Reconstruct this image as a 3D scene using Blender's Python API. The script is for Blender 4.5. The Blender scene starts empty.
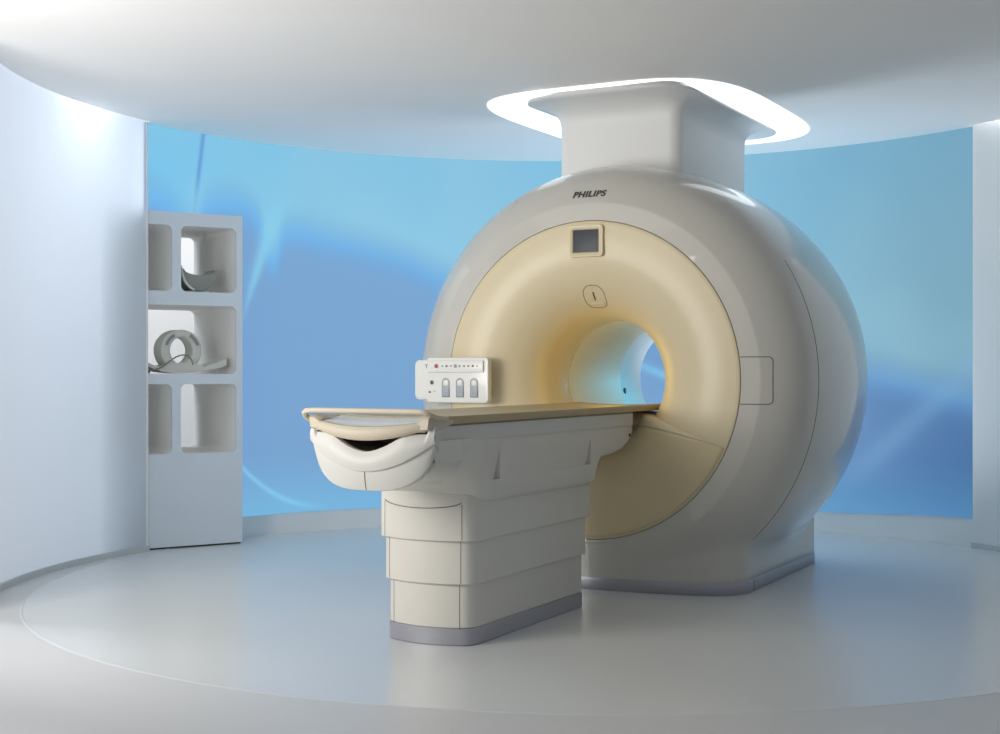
import bpy, bmesh, math
import numpy as np
from mathutils import Vector, Matrix
C = bpy.context.scene.collection
PI = math.pi

# ------------------------------------------------------------------ helpers
def lin(c):
    return tuple(((v/255)/12.92 if v/255 <= .04045 else ((v/255+.055)/1.055)**2.4) for v in c)

def mat(name, rgb, rough=.4, metal=0, coat=0, coat_rough=.05, spec=.5, noise=0, nscale=8, emit=None, es=0):
    m = bpy.data.materials.new(name); m.use_nodes = True
    nt = m.node_tree; b = nt.nodes['Principled BSDF']
    b.inputs['Base Color'].default_value = (*lin(rgb), 1)
    b.inputs['Roughness'].default_value = rough
    b.inputs['Metallic'].default_value = metal
    b.inputs['Coat Weight'].default_value = coat
    b.inputs['Coat Roughness'].default_value = coat_rough
    b.inputs['Specular IOR Level'].default_value = spec
    if emit:
        b.inputs['Emission Color'].default_value = (*lin(emit), 1)
        b.inputs['Emission Strength'].default_value = es
    if noise:
        tc = nt.nodes.new('ShaderNodeTexCoord'); n = nt.nodes.new('ShaderNodeTexNoise')
        n.inputs['Scale'].default_value = nscale; n.inputs['Detail'].default_value = 4
        r = nt.nodes.new('ShaderNodeMapRange')
        r.inputs['To Min'].default_value = max(0, rough-noise); r.inputs['To Max'].default_value = rough+noise
        nt.links.new(tc.outputs['Object'], n.inputs['Vector'])
        nt.links.new(n.outputs['Fac'], r.inputs['Value'])
        nt.links.new(r.outputs['Result'], b.inputs['Roughness'])
    return m

def tag(o, label=None, cat=None, group=None, kind=None):
    if label: o['label'] = label
    if cat: o['category'] = cat
    if group: o['group'] = group
    if kind: o['kind'] = kind
    return o

def empty(name, loc, rz=0, label=None, cat=None):
    o = bpy.data.objects.new(name, None); C.objects.link(o)
    o.location = loc; o.rotation_euler = (0, 0, rz); o.empty_display_size = .1
    tag(o, label, cat); return o

def obj(name, data, m=None, parent=None, smooth=True, angle=35):
    if isinstance(data, bmesh.types.BMesh):
        bmesh.ops.recalc_face_normals(data, faces=data.faces)
        me = bpy.data.meshes.new(name); data.to_mesh(me); data.free()
    else: me = data
    o = bpy.data.objects.new(name, me); C.objects.link(o)
    if m:
        me.materials.clear(); me.materials.append(m)
    if parent: o.parent = parent
    if smooth:
        me.shade_smooth()
        if angle:
            me.set_sharp_from_angle(angle=math.radians(angle))
    return o

def loft(sections, closed=True, caps=True, bm=None):
    bm = bm or bmesh.new()
    rows = [[bm.verts.new(p) for p in s] for s in sections]
    n = len(rows[0])
    for a, b in zip(rows[:-1], rows[1:]):
        for i in range(n if closed else n-1):
            j = (i+1) % n
            try: bm.faces.new((a[i], a[j], b[j], b[i]))
            except ValueError: pass
    if caps and closed:
        bm.faces.new(rows[0][::-1]); bm.faces.new(rows[-1])
    return bm

def rrect(w, h, r, n=8, cx=0, cy=0):
    """rounded rectangle loop, half sizes w,h"""
    r = min(r, w, h); pts = []
    for qx, qy, a0 in ((1, 1, 0), (-1, 1, 90), (-1, -1, 180), (1, -1, 270)):
        for k in range(n+1):
            a = math.radians(a0+90*k/n)
            pts.append((cx+qx*(w-r)+r*math.cos(a), cy+qy*(h-r)+r*math.sin(a)))
    return pts

def plate_y(pts, y0, y1, bev=.002, bm=None):
    """closed outline in xz extruded along y (front y0 < back y1) with a bevelled front"""
    cx = sum(p[0] for p in pts)/len(pts); cz = sum(p[1] for p in pts)/len(pts)
    mx = max(abs(p[0]-cx) for p in pts); mz = max(abs(p[1]-cz) for p in pts)
    def sc(d): return [(cx+(p[0]-cx)*(1-d/mx), cz+(p[1]-cz)*(1-d/mz)) for p in pts]
    secs = []
    for d, dy in ((bev, 0), (bev*.3, bev*.3), (0, bev)):
        secs.append([(x, y0+dy, z) for x, z in sc(d)])
    secs.append([(x, y1, z) for x, z in pts])
    return loft(secs, bm=bm)

def tube(pts, r, n=8, bm=None, closed=False, caps=True):
    bm = bm or bmesh.new()
    P = [Vector(p) for p in pts]; N = len(P); rows = []
    up = Vector((0, 0, 1)); prev = None
    for i in range(N):
        a = P[(i-1) % N] if (closed or i > 0) else P[i]
        b = P[(i+1) % N] if (closed or i < N-1) else P[i]
        t = (b-a).normalized()
        if prev is None:
            u = t.cross(up)
            if u.length < .05: u = t.cross(Vector((1, 0, 0)))
        else: u = prev-t*prev.dot(t)
        u.normalize(); prev = u; v = t.cross(u)
        rr = r[i] if isinstance(r, (list, tuple)) else r
        rows.append([bm.verts.new(P[i]+(u*math.cos(2*PI*k/n)+v*math.sin(2*PI*k/n))*rr) for k in range(n)])
    for i in range(N if closed else N-1):
        a, b = rows[i], rows[(i+1) % N]
        for k in range(n):
            bm.faces.new((a[k], a[(k+1) % n], b[(k+1) % n], b[k]))
    if not closed and caps:
        bm.faces.new(rows[0][::-1]); bm.faces.new(rows[-1])
    return bm

def revolve(profile, n=160, zc=0, bm=None):
    """profile of (r, y) turned round the bore axis (local y) at height zc"""
    bm = bm or bmesh.new(); rows = []
    for r, y in profile:
        rows.append([bm.verts.new((r*math.cos(2*PI*k/n), y, zc+r*math.sin(2*PI*k/n))) for k in range(n)])
    for a, b in zip(rows[:-1], rows[1:]):
        for k in range(n):
            bm.faces.new((a[k], a[(k+1) % n], b[(k+1) % n], b[k]))
    return bm

def box(x0, x1, y0, y1, z0, z1, bm=None, bev=0):
    own = bmesh.new()
    bmesh.ops.create_cube(own, size=1)
    for v in own.verts:
        v.co = Vector(((x0+x1)/2+v.co.x*(x1-x0), (y0+y1)/2+v.co.y*(y1-y0), (z0+z1)/2+v.co.z*(z1-z0)))
    if bev: bmesh.ops.bevel(own, geom=own.edges[:], offset=bev, segments=3, profile=.5, affect='EDGES')
    if bm is None: return own
    me = bpy.data.meshes.new('t'); own.to_mesh(me); own.free(); bm.from_mesh(me); bpy.data.meshes.remove(me)
    return bm

def grid(fn, nu, nv, bm=None):
    bm = bm or bmesh.new()
    R = [[bm.verts.new(fn(i/nu, j/nv)) for i in range(nu+1)] for j in range(nv+1)]
    for j in range(nv):
        for i in range(nu):
            bm.faces.new((R[j][i], R[j][i+1], R[j+1][i+1], R[j+1][i]))
    return bm

def smooth(t, a=0., b=1.):
    t = min(1, max(0, (t-a)/(b-a))); return t*t*(3-2*t)
def lerp(a, b, t): return a+(b-a)*t
def interp(x, xs, ys):
    """smooth interpolation through knots"""
    return float(np.interp(x, xs, ys))

# ------------------------------------------------------------------ materials
M = {}
M['shell'] = mat('scanner_shell', (196, 193, 184), .32, coat=.9, coat_rough=.02)
M['ring'] = mat('scanner_front_ring', (222, 221, 216), .32, coat=.3, noise=.02)
M['cream'] = mat('cream_cover', (214, 200, 166), .42, coat=.12, coat_rough=.2, noise=.02)
M['cream2'] = mat('cream_lower_cover', (212, 195, 156), .4, coat=.15, coat_rough=.2)
M['liner'] = mat('bore_liner', (225, 228, 225), .28, coat=.3, coat_rough=.12)
M['seam'] = mat('seam', (95, 90, 80), .7)
M['seamdark'] = mat('seam_dark', (60, 57, 50), .8)
M['trim'] = mat('plinth_metal', (172, 172, 180), .38, metal=.5, noise=.04, nscale=30)
M['white'] = mat('table_white', (208, 207, 201), .5, coat=.05, coat_rough=.15, noise=.02)
M['white2'] = mat('table_section', (214, 211, 202), .38, coat=.15, coat_rough=.2, noise=.02)
M['beige'] = mat('tabletop_beige', (200, 189, 168), .5)
M['tan'] = mat('tabletop_tan', (180, 163, 127), .5)
M['pad'] = mat('pad_white', (226, 227, 226), .5)
M['dark'] = mat('cavity_dark', (185, 176, 164), .8)
M['panel'] = mat('panel_white', (226, 225, 220), .35, coat=.2)
M['icon'] = mat('icon_grey', (95, 98, 100), .5)
M['iconl'] = mat('icon_light_grey', (150, 155, 155), .5)
M['red'] = mat('button_red', (175, 70, 75), .4)
M['green'] = mat('button_green', (60, 90, 70), .4)
M['btn'] = mat('button_blue_grey', (165, 172, 180), .35)
M['chrome'] = mat('button_rim', (120, 124, 130), .3, metal=.3)
M['screen'] = mat('display_glass', (66, 70, 76), .4, spec=.3)
M['logo'] = mat('lettering_grey', (62, 62, 64), .5)
M['column'] = mat('column_white', (234, 234, 232), .5)
M['shelf'] = mat('shelf_white', (212, 221, 229), .45, noise=.03)
M['shelfin'] = mat('shelf_inside', (234, 234, 231), .6)
M['coil'] = mat('coil_grey', (205, 206, 198), .45)
M['coild'] = mat('coil_dark', (140, 143, 138), .5)
M['coilc'] = mat('coil_cable', (120, 120, 112), .5)
M['plug'] = mat('cable_plug', (50, 52, 52), .5)
M['ceiling'] = mat('ceiling_paint', (243, 242, 240), .7)
M['wall'] = mat('wall_paint', (238, 238, 236), .55, noise=.03)
M['base'] = mat('baseboard_grey', (205, 210, 210), .5)
M['lampframe'] = mat('lamp_frame', (225, 225, 225), .5)

# ------------------------------------------------------------------ camera
cam = bpy.data.cameras.new('camera'); co = bpy.data.objects.new('camera', cam); C.objects.link(co)
cam.sensor_width = 36; cam.lens = 36*1.361; cam.shift_y = .003; cam.clip_end = 100
co.location = (0, 0, 1.166); co.rotation_euler = (PI/2, 0, 0)
bpy.context.scene.camera = co

# ------------------------------------------------------------------ the room
CX, CY, HC = .45, 7.3, 2.763
def pol(a, r, z=0):
    a = math.radians(a); return (CX+r*math.sin(a), CY+r*math.cos(a), z)

def arc_wall(name, a0, a1, r0, r1, z0, z1, m, n=None, hole=None, zs=None):
    n = n or max(4, int(abs(a1-a0)/1.0)); bm = bmesh.new()
    zs = zs or [z0, z1]
    if hole: zs = [z0, hole[2], z1]
    A = [a0+(a1-a0)*i/n for i in range(n+1)]
    if hole:
        A = sorted(set(A+[hole[0], hole[1]]))
    V = {}
    def v(i, j, r):
        k = (i, j, r)
        if k not in V:
            p = pol(A[i], r, zs[j]); V[k] = bm.verts.new((p[0]-CX, p[1]-CY, p[2]))
        return V[k]
    def solid(i, j):
        if i < 0 or j < 0 or i >= len(A)-1 or j >= len(zs)-1: return False
        if hole:
            am = (A[i]+A[i+1])/2; zm = (zs[j]+zs[j+1])/2
            if hole[0] < am < hole[1] and zm < hole[2]: return False
        return True
    for i in range(len(A)-1):
        for j in range(len(zs)-1):
            if not solid(i, j): continue
            for r in (r0, r1): bm.faces.new((v(i, j, r), v(i+1, j, r), v(i+1, j+1, r), v(i, j+1, r)))
            if not solid(i-1, j): bm.faces.new((v(i, j, r0), v(i, j+1, r0), v(i, j+1, r1), v(i, j, r1)))
            if not solid(i+1, j): bm.faces.new((v(i+1, j, r0), v(i+1, j+1, r0), v(i+1, j+1, r1), v(i+1, j, r1)))
            if not solid(i, j-1): bm.faces.new((v(i, j, r0), v(i+1, j, r0), v(i+1, j, r1), v(i, j, r1)))
            if not solid(i, j+1): bm.faces.new((v(i, j+1, r0), v(i+1, j+1, r0), v(i+1, j+1, r1), v(i, j+1, r1)))
    o = obj(name, bm, m); o.location = (CX, CY, 0); return o

# glossy floor
fm = bpy.data.materials.new('floor_resin'); fm.use_nodes = True
nt = fm.node_tree; b = nt.nodes['Principled BSDF']
tc = nt.nodes.new('ShaderNodeTexCoord'); nz = nt.nodes.new('ShaderNodeTexNoise'); nz.inputs['Scale'].default_value = 1.2
nz.inputs['Detail'].default_value = 2
mr = nt.nodes.new('ShaderNodeMapRange'); mr.inputs['To Min'].default_value = .26; mr.inputs['To Max'].default_value = .27
cr = nt.nodes.new('ShaderNodeMix'); cr.data_type = 'RGBA'
cr.inputs['A'].default_value = (*lin((212, 214, 213)), 1); cr.inputs['B'].default_value = (*lin((216, 218, 217)), 1)
nt.links.new(tc.outputs['Object'], nz.inputs['Vector']); nt.links.new(nz.outputs['Fac'], mr.inputs['Value'])
nt.links.new(nz.outputs['Fac'], cr.inputs['Factor']); nt.links.new(mr.outputs['Result'], b.inputs['Roughness'])
nt.links.new(cr.outputs['Result'], b.inputs['Base Color'])
b.inputs['Specular IOR Level'].default_value = .85
M['floor'] = fm
M['floor2'] = mat('floor_matt', (203, 203, 202), .42, noise=.05)
M['joint'] = mat('floor_joint', (206, 210, 211), .5)

bm = bmesh.new(); n = 180; RF = 2.95; FC = (.47, 7.55)
# outer floor with a round opening, and the round glossy inlay inside it
outer = [bm.verts.new(p) for p in ((-9, -3, 0), (9, -3, 0), (9, 14, 0), (-9, 14, 0))]
ring = [bm.verts.new((FC[0]+RF*math.sin(2*PI*k/n), FC[1]+RF*math.cos(2*PI*k/n), 0)) for k in range(n)]
es = [bm.edges.new((outer[i], outer[(i+1) % 4])) for i in range(4)]+[bm.edges.new((ring[i], ring[(i+1) % n])) for i in range(n)]
bmesh.ops.triangle_fill(bm, use_beauty=True, use_dissolve=False, edges=es)
for f in list(bm.faces):
    c = f.calc_center_median()
    if (c.x-FC[0])**2+(c.y-FC[1])**2 < (RF*.98)**2: bm.faces.remove(f)
tag(obj('floor', bm, M['floor2'], smooth=False), kind='structure')
bm = bmesh.new()
v = [bm.verts.new((RF*math.sin(2*PI*k/n), RF*math.cos(2*PI*k/n), 0)) for k in range(n)]; bm.faces.new(v)
o = tag(obj('floor_inlay', bm, M['floor'], smooth=False), kind='structure'); o.location = (FC[0], FC[1], 0)
bm = bmesh.new()
ra = [[bm.verts.new((r*math.sin(2*PI*k/n), r*math.cos(2*PI*k/n), z)) for k in range(n)] for r, z in ((RF-.006, 0), (RF-.004, .0012), (RF+.004, .0012), (RF+.006, 0))]
for a_, b_ in zip(ra[:-1], ra[1:]):
    for k in range(n): bm.faces.new((a_[k], a_[(k+1) % n], b_[(k+1) % n], b_[k]))
o = tag(obj('trim_1', bm, M['joint']), kind='structure'); o.location = (FC[0], FC[1], 0)

# ceiling: one slab whose edge leaves a narrow light gap along the white walls
def rc(a):
    a = (a+180) % 360-180
    return 3.18 if -61.5 < a < 58.6 else (3.10 if abs(a) < 110 else 3.10)
AL, AR = -61.8, 58.5
angs = sorted([-180+360*k/240 for k in range(240)]+[AL-.01, AL+.01, AR-.01, AR+.01])
def crad(a):
    return 3.2 if AL < a < AR else 3.06
bm = bmesh.new()
secs = []
for z in (HC, HC+.12):
    secs.append([(crad(a)*math.sin(math.radians(a)), crad(a)*math.cos(math.radians(a)), z) for a in angs])
loft(secs, bm=bm)
o = tag(obj('ceiling', bm, M['ceiling'], smooth=False), kind='structure'); o.location = (CX, CY, 0)

# mural: luminous picture on the curved back wall
mm = bpy.data.materials.new('projected_picture'); mm.use_nodes = True
nt = mm.node_tree; nd = nt.nodes; lk = nt.links
def val(x):
    n_ = nd.new('ShaderNodeValue'); n_.outputs[0].default_value = x; return n_.outputs[0]
def mth(op, a, b_=None, c_=None, clamp=False):
    n_ = nd.new('ShaderNodeMath'); n_.operation = op; n_.use_clamp = clamp
    for i, x in enumerate((a, b_, c_)):
        if x is None: continue
        if isinstance(x, (int, float)): n_.inputs[i].default_value = x
        else: lk.new(x, n_.inputs[i])
    return n_.outputs[0]
def sstep(x, lo, hi):
    n_ = nd.new('ShaderNodeMapRange'); n_.interpolation_type = 'SMOOTHSTEP'
    lk.new(x, n_.inputs['Value']); n_.inputs['From Min'].default_value = lo; n_.inputs['From Max'].default_value = hi
    return n_.outputs['Result']
def rmp(x, pts):
    n_ = nd.new('ShaderNodeValToRGB'); lk.new(x, n_.inputs[0]); e = n_.color_ramp.elements
    n_.color_ramp.interpolation = 'B_SPLINE' if len(pts) > 3 else 'EASE'
    while len(e) < len(pts): e.new(.5)
    for el, (p, c_) in zip(e, pts): el.position = p; el.color = (*lin(c_), 1)
    return n_.outputs['Color']
def mixc(f_, a, b_):
    n_ = nd.new('ShaderNodeMix'); n_.data_type = 'RGBA'
    for s, x in (('Factor', f_), ('A', a), ('B', b_)):
        if isinstance(x, tuple): n_.inputs[s].default_value = (*lin(x), 1)
        elif isinstance(x, (int, float)): n_.inputs[s].default_value = x
        else: lk.new(x, n_.inputs[s])
    return n_.outputs['Result']
def gauss(x, w):
    q = mth('DIVIDE', x, w); return mth('POWER', 2.718, mth('MULTIPLY', mth('MULTIPLY', q, q), -1))
tc = nd.new('ShaderNodeTexCoord'); sx = nd.new('ShaderNodeSeparateXYZ'); lk.new(tc.outputs['Object'], sx.inputs[0])
A_ = mth('MULTIPLY', mth('ARCTAN2', sx.outputs[0], sx.outputs[1]), 180/PI); Z_ = sx.outputs[2]
U_ = mth('DIVIDE', mth('ADD', A_, 62), 121)
fc = nd.new('ShaderNodeFloatCurve'); lk.new(U_, fc.inputs['Value'])
cu = fc.mapping.curves[0]
bp = [(-62, 2.38), (-58, 2.33), (-54.5, 2.2), (-52, 2.34), (-46.6, 2.39), (-43.5, 2.28), (-41.4, 2.02), (-39.5, 2.22), (-33, 2.19), (-22.7, 2.07), (-16.9, 1.95), (10, 1.62), (43.7, 1.22), (58.5, 1.04)]
cu.points[0].location = (0, bp[0][1]/2.8); cu.points[1].location = (1, 1.04/2.8)
for a, z in bp[1:-1]: cu.points.new((a+62)/121, z/2.8)
fc.mapping.update()
ZB = mth('MULTIPLY', fc.outputs['Value'], 2.8)
D_ = mth('SUBTRACT', Z_, ZB)
up = rmp(U_, [(0, (124, 204, 243)), (.2, (136, 206, 238)), (.42, (146, 206, 232)), (.72, (128, 192, 224)), (.9, (126, 174, 194)), (1, (120, 168, 190))])
topmix = sstep(Z_, 1.7, 2.75)
nz = nd.new('ShaderNodeTexNoise'); lk.new(tc.outputs['Object'], nz.inputs['Vector']); nz.inputs['Scale'].default_value = .9; nz.inputs['Detail'].default_value = 1
up = mixc(mth('MULTIPLY', topmix, .45), up, mixc(U_, (118, 202, 245), (104, 164, 198)))
up = mixc(mth('MULTIPLY', sstep(nz.outputs['Fac'], .4, .7), .25), up, (164, 210, 222))
lo = rmp(U_, [(0, (122, 166, 217)), (.2, (120, 167, 214)), (.45, (116, 164, 210)), (.75, (92, 142, 194)), (.9, (68, 116, 172)), (1, (60, 108, 162))])
lo = mixc(mth('MULTIPLY', sstep(mth('MULTIPLY', Z_, -1), -.62, -.1), mth('SUBTRACT', 1.0, mth('MULTIPLY', U_, .75))), lo, (120, 190, 232))
edge = gauss(mth('ADD', D_, .07), .12)
lo = mixc(mth('MULTIPLY', edge, .8), lo, mixc(U_, (108, 190, 250), (92, 150, 205)))
col = mixc(sstep(D_, -.17, .15), lo, up)
# thin stem at the far left, light funnel beside it and an arc near the bottom
s1 = mth('SUBTRACT', A_, mth('ADD', -53.75, mth('MULTIPLY', mth('SUBTRACT', Z_, 2.19), 2.7)))
fun1 = gauss(s1, mth('ADD', 1.0, mth('MULTIPLY', mth('MAXIMUM', mth('SUBTRACT', Z_, 2.2), 0), 3)))
col = mixc(mth('MULTIPLY', mth('MULTIPLY', fun1, .6), sstep(Z_, 2.7, 2.2)), col, (150, 212, 240))
col = mixc(mth('MULTIPLY', gauss(s1, .34), mth('ADD', .25, mth('MULTIPLY', sstep(Z_, 2.3, 2.5), .6))), col, (92, 150, 218))
s2 = mth('SUBTRACT', A_, mth('ADD', -45.7, mth('MULTIPLY', mth('SUBTRACT', Z_, 1.58), 6.6)))
w2 = mth('ADD', .35, mth('MULTIPLY', mth('MAXIMUM', mth('SUBTRACT', Z_, 1.6), 0), 1.7))
col = mixc(mth('MULTIPLY', mth('MULTIPLY', gauss(s2, w2), .75), mth('MULTIPLY', sstep(Z_, 1.35, 1.9), sstep(Z_, 2.5, 2.1))), col, (140, 215, 245))
ar = mth('SUBTRACT', Z_, mth('ADD', .18, mth('MULTIPLY', mth('POWER', mth('MAXIMUM', mth('SUBTRACT', -34.0, A_), 0), 2), .0021)))
col = mixc(mth('MULTIPLY', mth('MULTIPLY', gauss(ar, .022), .7), sstep(A_, -32, -40)), col, (140, 214, 250))
s3 = mth('SUBTRACT', Z_, mth('ADD', .55, mth('MULTIPLY', mth('SUBTRACT', A_, 44), .045)))
col = mixc(mth('MULTIPLY', mth('MULTIPLY', gauss(s3, .12), .35), sstep(A_, 36, 46)), col, (120, 170, 214))
s4 = mth('SUBTRACT', Z_, mth('ADD', 1.10, mth('MULTIPLY', mth('SUBTRACT', A_, 16), -.022)))
col = mixc(mth('MULTIPLY', mth('MULTIPLY', gauss(s4, .035), .7), gauss(mth('SUBTRACT', A_, 17), 9)), col, (120, 205, 246))
b = nd['Principled BSDF']; lk.new(col, b.inputs['Emission Color']); b.inputs['Emission Strength'].default_value = .86
b.inputs['Base Color'].default_value = (.05, .06, .07, 1); b.inputs['Roughness'].default_value = .7
RM = 3.12
HO = (-61.2, -50.4, 2.2)
o = arc_wall('wall_back', -62.2, 62, RM, RM+.1, 0, HC, M['wall'], hole=(-62.2, -47.2, 2.2)); tag(o, kind='structure')
o = arc_wall('luminous_mural', -62.0, 58.55, RM-.012, RM-.002, .145, HC-.001, mm, hole=(-62.0, -47.2, 2.2))
for v_ in o.data.vertices:
    if v_.co.z < .2: v_.co.z += .045*smooth(math.degrees(math.atan2(v_.co.x, v_.co.y)), 36, 58)
tag(o, 'glowing blue and cyan abstract picture covering the curved back wall', 'mural')

# frosted white wall at left (light shines through it), white wall at right
wm = bpy.data.materials.new('frosted_panel'); wm.use_nodes = True
nt2 = wm.node_tree; n2 = nt2.nodes; n2.remove(n2['Principled BSDF'])
df = n2.new('ShaderNodeBsdfDiffuse'); df.inputs['Color'].default_value = (*lin((230, 235, 240)), 1)
tr = n2.new('ShaderNodeBsdfTranslucent'); tr.inputs['Color'].default_value = (*lin((228, 235, 243)), 1)
gl = n2.new('ShaderNodeBsdfGlossy'); gl.inputs['Roughness'].default_value = .35
m1 = n2.new('ShaderNodeMixShader'); m1.inputs[0].default_value = .36
m2 = n2.new('ShaderNodeMixShader'); m2.inputs[0].default_value = .04
nt2.links.new(df.outputs[0], m1.inputs[1]); nt2.links.new(tr.outputs[0], m1.inputs[2])
nt2.links.new(m1.outputs[0], m2.inputs[1]); nt2.links.new(gl.outputs[0], m2.inputs[2])
nt2.links.new(m2.outputs[0], n2['Material Output'].inputs['Surface'])
bm = grid(lambda u, w: (lambda p: (p[0]-CX, p[1]-CY, p[2]))(pol(-61.55-45*u, 3.105, w*3.0)), 60, 1)
o = obj('wall_left', bm, wm); o.location = (CX, CY, 0); tag(o, kind='structure')
o = arc_wall('baseboard_left', -106, -61.4, 3.085, 3.102, 0, .035, M['base']); tag(o, kind='structure')
o = arc_wall('trim_2', -61.62, -61.4, 3.098, 3.112, 0, 2.99, M['wall'], n=2); tag(o, kind='structure')
o = arc_wall('wall_right', 58.6, 100, 3.10, 3.2, 0, 3.0, M['wall']); tag(o, kind='structure')
o = arc_wall('baseboard_right', 58.6, 100, 3.085, 3.098, 0, .035, M['base']); tag(o, kind='structure')

# outer studio wall behind everything
bm = box(-6, 6, 12.0, 12.1, 0, 4); tag(obj('wall_rear', bm, M['wall'], smooth=False), kind='structure')

# ------------------------------------------------------------------ scanner
TH = math.atan(735/1361)
SX, SY = .465, 7.251
ZC = 1.113
scanner = empty('mri_scanner', (SX, SY, 0), -TH, 'large white barrel shaped scanner with a cream funnel front and round tunnel', 'medical scanner')
LEN = 1.6
def Rb(y):
    y = min(y, LEN-y)
    if y < 0: return .85
    if y < .010: return .85+.098*y/.010
    t = y-.010
    return .948+.2*(1-math.exp(-t/.09))+.062*(1-(1-t/.79)**2)
def y_at(r, lo=0., hi=.8):
    for _ in range(40):
        m_ = (lo+hi)/2
        if Rb(m_) < r: lo = m_
        else: hi = m_
    return (lo+hi)/2
BW = .80
def base_sdf(x, y, z, grow=0):
    yf = .2*x*x
    yy = y-yf if y < .8 else (LEN+.08-y)
    # rounded box in plan
    cxr = .17
    dx = abs(x)-(BW-cxr); dy = cxr-yy
    d = math.hypot(max(dx, 0), max(dy, 0))+min(max(dx, dy), 0)-cxr
    return max(d, z-1.0)
def sdf(x, y, z):
    rho = math.hypot(x, z-ZC)
    d1 = max(rho-Rb(y), -y, y-LEN)
    d2 = base_sdf(x, y, z)
    k = .035
    h = max(k-abs(d1-d2), 0)/k
    blend = smooth(1.3-z, .1, .5)
    return min(d1, d2)-h*h*k*.25*blend
A0 = math.atan2(.85, .8)
NA, NP = 190, 320
cen = (0, .8, ZC)
ZB0 = .052
bm = bmesh.new(); rows = []
for i in range(NA+1):
    s = i/NA
    s = s-.06*math.sin(2*PI*s)      # denser near the two rims
    al = A0+(PI-2*A0)*s; row = []
    for k in range(NP):
        ph = 2*PI*k/NP
        dx, dy, dz = math.sin(al)*math.cos(ph), -math.cos(al), math.sin(al)*math.sin(ph)
        if i in (0, NA):
            t = math.hypot(.85, .8)
        else:
            tmax = (ZB0-ZC)/dz if dz < -1e-6 else 9
            lo, hi = .8, 2.6
            for _ in range(26):
                t = (lo+hi)/2
                if sdf(dx*t, .8+dy*t, ZC+dz*t) < 0: lo = t
                else: hi = t
            t = min(lo, tmax)
        row.append(bm.verts.new((dx*t, .8+dy*t, ZC+dz*t)))
    rows.append(row)
for a_, b_ in zip(rows[:-1], rows[1:]):
    for k in range(NP): bm.faces.new((a_[k], a_[(k+1) % NP], b_[(k+1) % NP], b_[k]))
body = obj('outer_shell', bm, M['shell'], scanner, angle=None)

# plinth of the scanner
def plan(grow=0, yb=LEN+.08):
    pts = []
    cxr = .17+grow; N_ = 24
    bw = BW+grow
    for k in range(N_+1):               # front, left to right
        x = lerp(-(bw-cxr), bw-cxr, k/N_); pts.append((x, .2*x*x-grow))
    for k in range(1, 11):
        a = PI/2*k/10; x = bw-cxr+cxr*math.sin(a); pts.append((x, .2*x*x-grow+cxr*(1-math.cos(a))))
    for k in range(0, 11):
        a = PI/2*k/10; pts.append((bw-cxr*(1-math.cos(a)), yb+grow-cxr+cxr*math.sin(a)))
    for k in range(0, 11):
        a = PI/2*k/10; pts.append((-(bw-cxr)-cxr*math.sin(a), yb+grow-cxr+cxr*math.cos(a)))
    for k in range(0, 10):
        a = PI/2*(1-k/10); x = -(bw-cxr)-cxr*math.sin(a); pts.append((x, .2*x*x-grow+cxr*(1-math.cos(a))))
    return pts
secs = []
for z, g in ((0, 0), (.004, .004), (.06, .004), (.066, .001), (.066, -.03)):
    secs.append([(x, y, z) for x, y in plan(g)])
obj('plinth', loft(secs), M['trim'], scanner, angle=50)
# vertical joint in the side of the plinth
x_ = BW+.004
bm = box(x_-.004, x_+.0008, .352, .356, .002, .062)
obj('plinth_joint', bm, M['seamdark'], scanner, smooth=False)

# front disc with funnel
prof = [(.8478, .012), (.8476, .0), (.846, -.0035), (.842, -.0052), (.825, -.006)]
fx = [.825, .76, .70, .64, .58, .53, .48, .44, .405, .378, .357, .343, .334, .329, .327]
fy = [-.006, -.008, -.005, .003, .018, .036, .063, .093, .130, .170, .215, .265, .32, .38, .44]
def cat(xs, ys, m_=6):
    P = [np.array(p) for p in zip(xs, ys)]; P = [2*P[0]-P[1]]+P+[2*P[-1]-P[-2]]; out = []
    for i in range(1, len(P)-2):
        for k in range(m_):
            t = k/m_
            out.append(.5*((2*P[i])+(-P[i-1]+P[i+1])*t+(2*P[i-1]-5*P[i]+4*P[i+1]-P[i+2])*t*t+(-P[i-1]+3*P[i]-3*P[i+1]+P[i+2])*t**3))
    out.append(P[-2]); return [tuple(map(float, q)) for q in out]
fp = cat(fx, fy)
def disc_y(r):
    rs = [p[0] for p in fp][::-1]; ys = [p[1] for p in fp][::-1]
    return float(np.interp(r, rs, ys))
obj('front_cover', revolve(prof+fp, zc=ZC), M['cream'], scanner, angle=60)
# bore tube and rear funnel
bp_ = [(.327, .44), (.324, .445), (.324, 1.18), (.3225, 1.182), (.3225, 1.188), (.324, 1.19), (.324, 1.48)]
bp_ += [(.327, 1.51), (.334, 1.54), (.346, 1.565), (.365, 1.583), (.40, 1.595), (.47, 1.6), (.85, 1.602)]
obj('bore_tube', revolve(bp_, zc=ZC), M['liner'], scanner, angle=60)
obj('rear_rim', revolve([(.325, .443), (.3215, .447), (.3215, .455), (.325, .46)], zc=ZC), M['cream'], scanner)
# small vent at the far end of the tunnel
bm = bmesh.new(); a = math.radians(-14)
bmesh.ops.create_uvsphere(bm, u_segments=16, v_segments=8, radius=.016)
for v_ in bm.verts: v_.co = Vector((v_.co.x*.4, v_.co.y*1.2, v_.co.z*1.3))+Vector((-.322*math.cos(a), 1.24, ZC+.322*math.sin(a)))
obj('tunnel_knob', bm, M['plug'], scanner)

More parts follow.
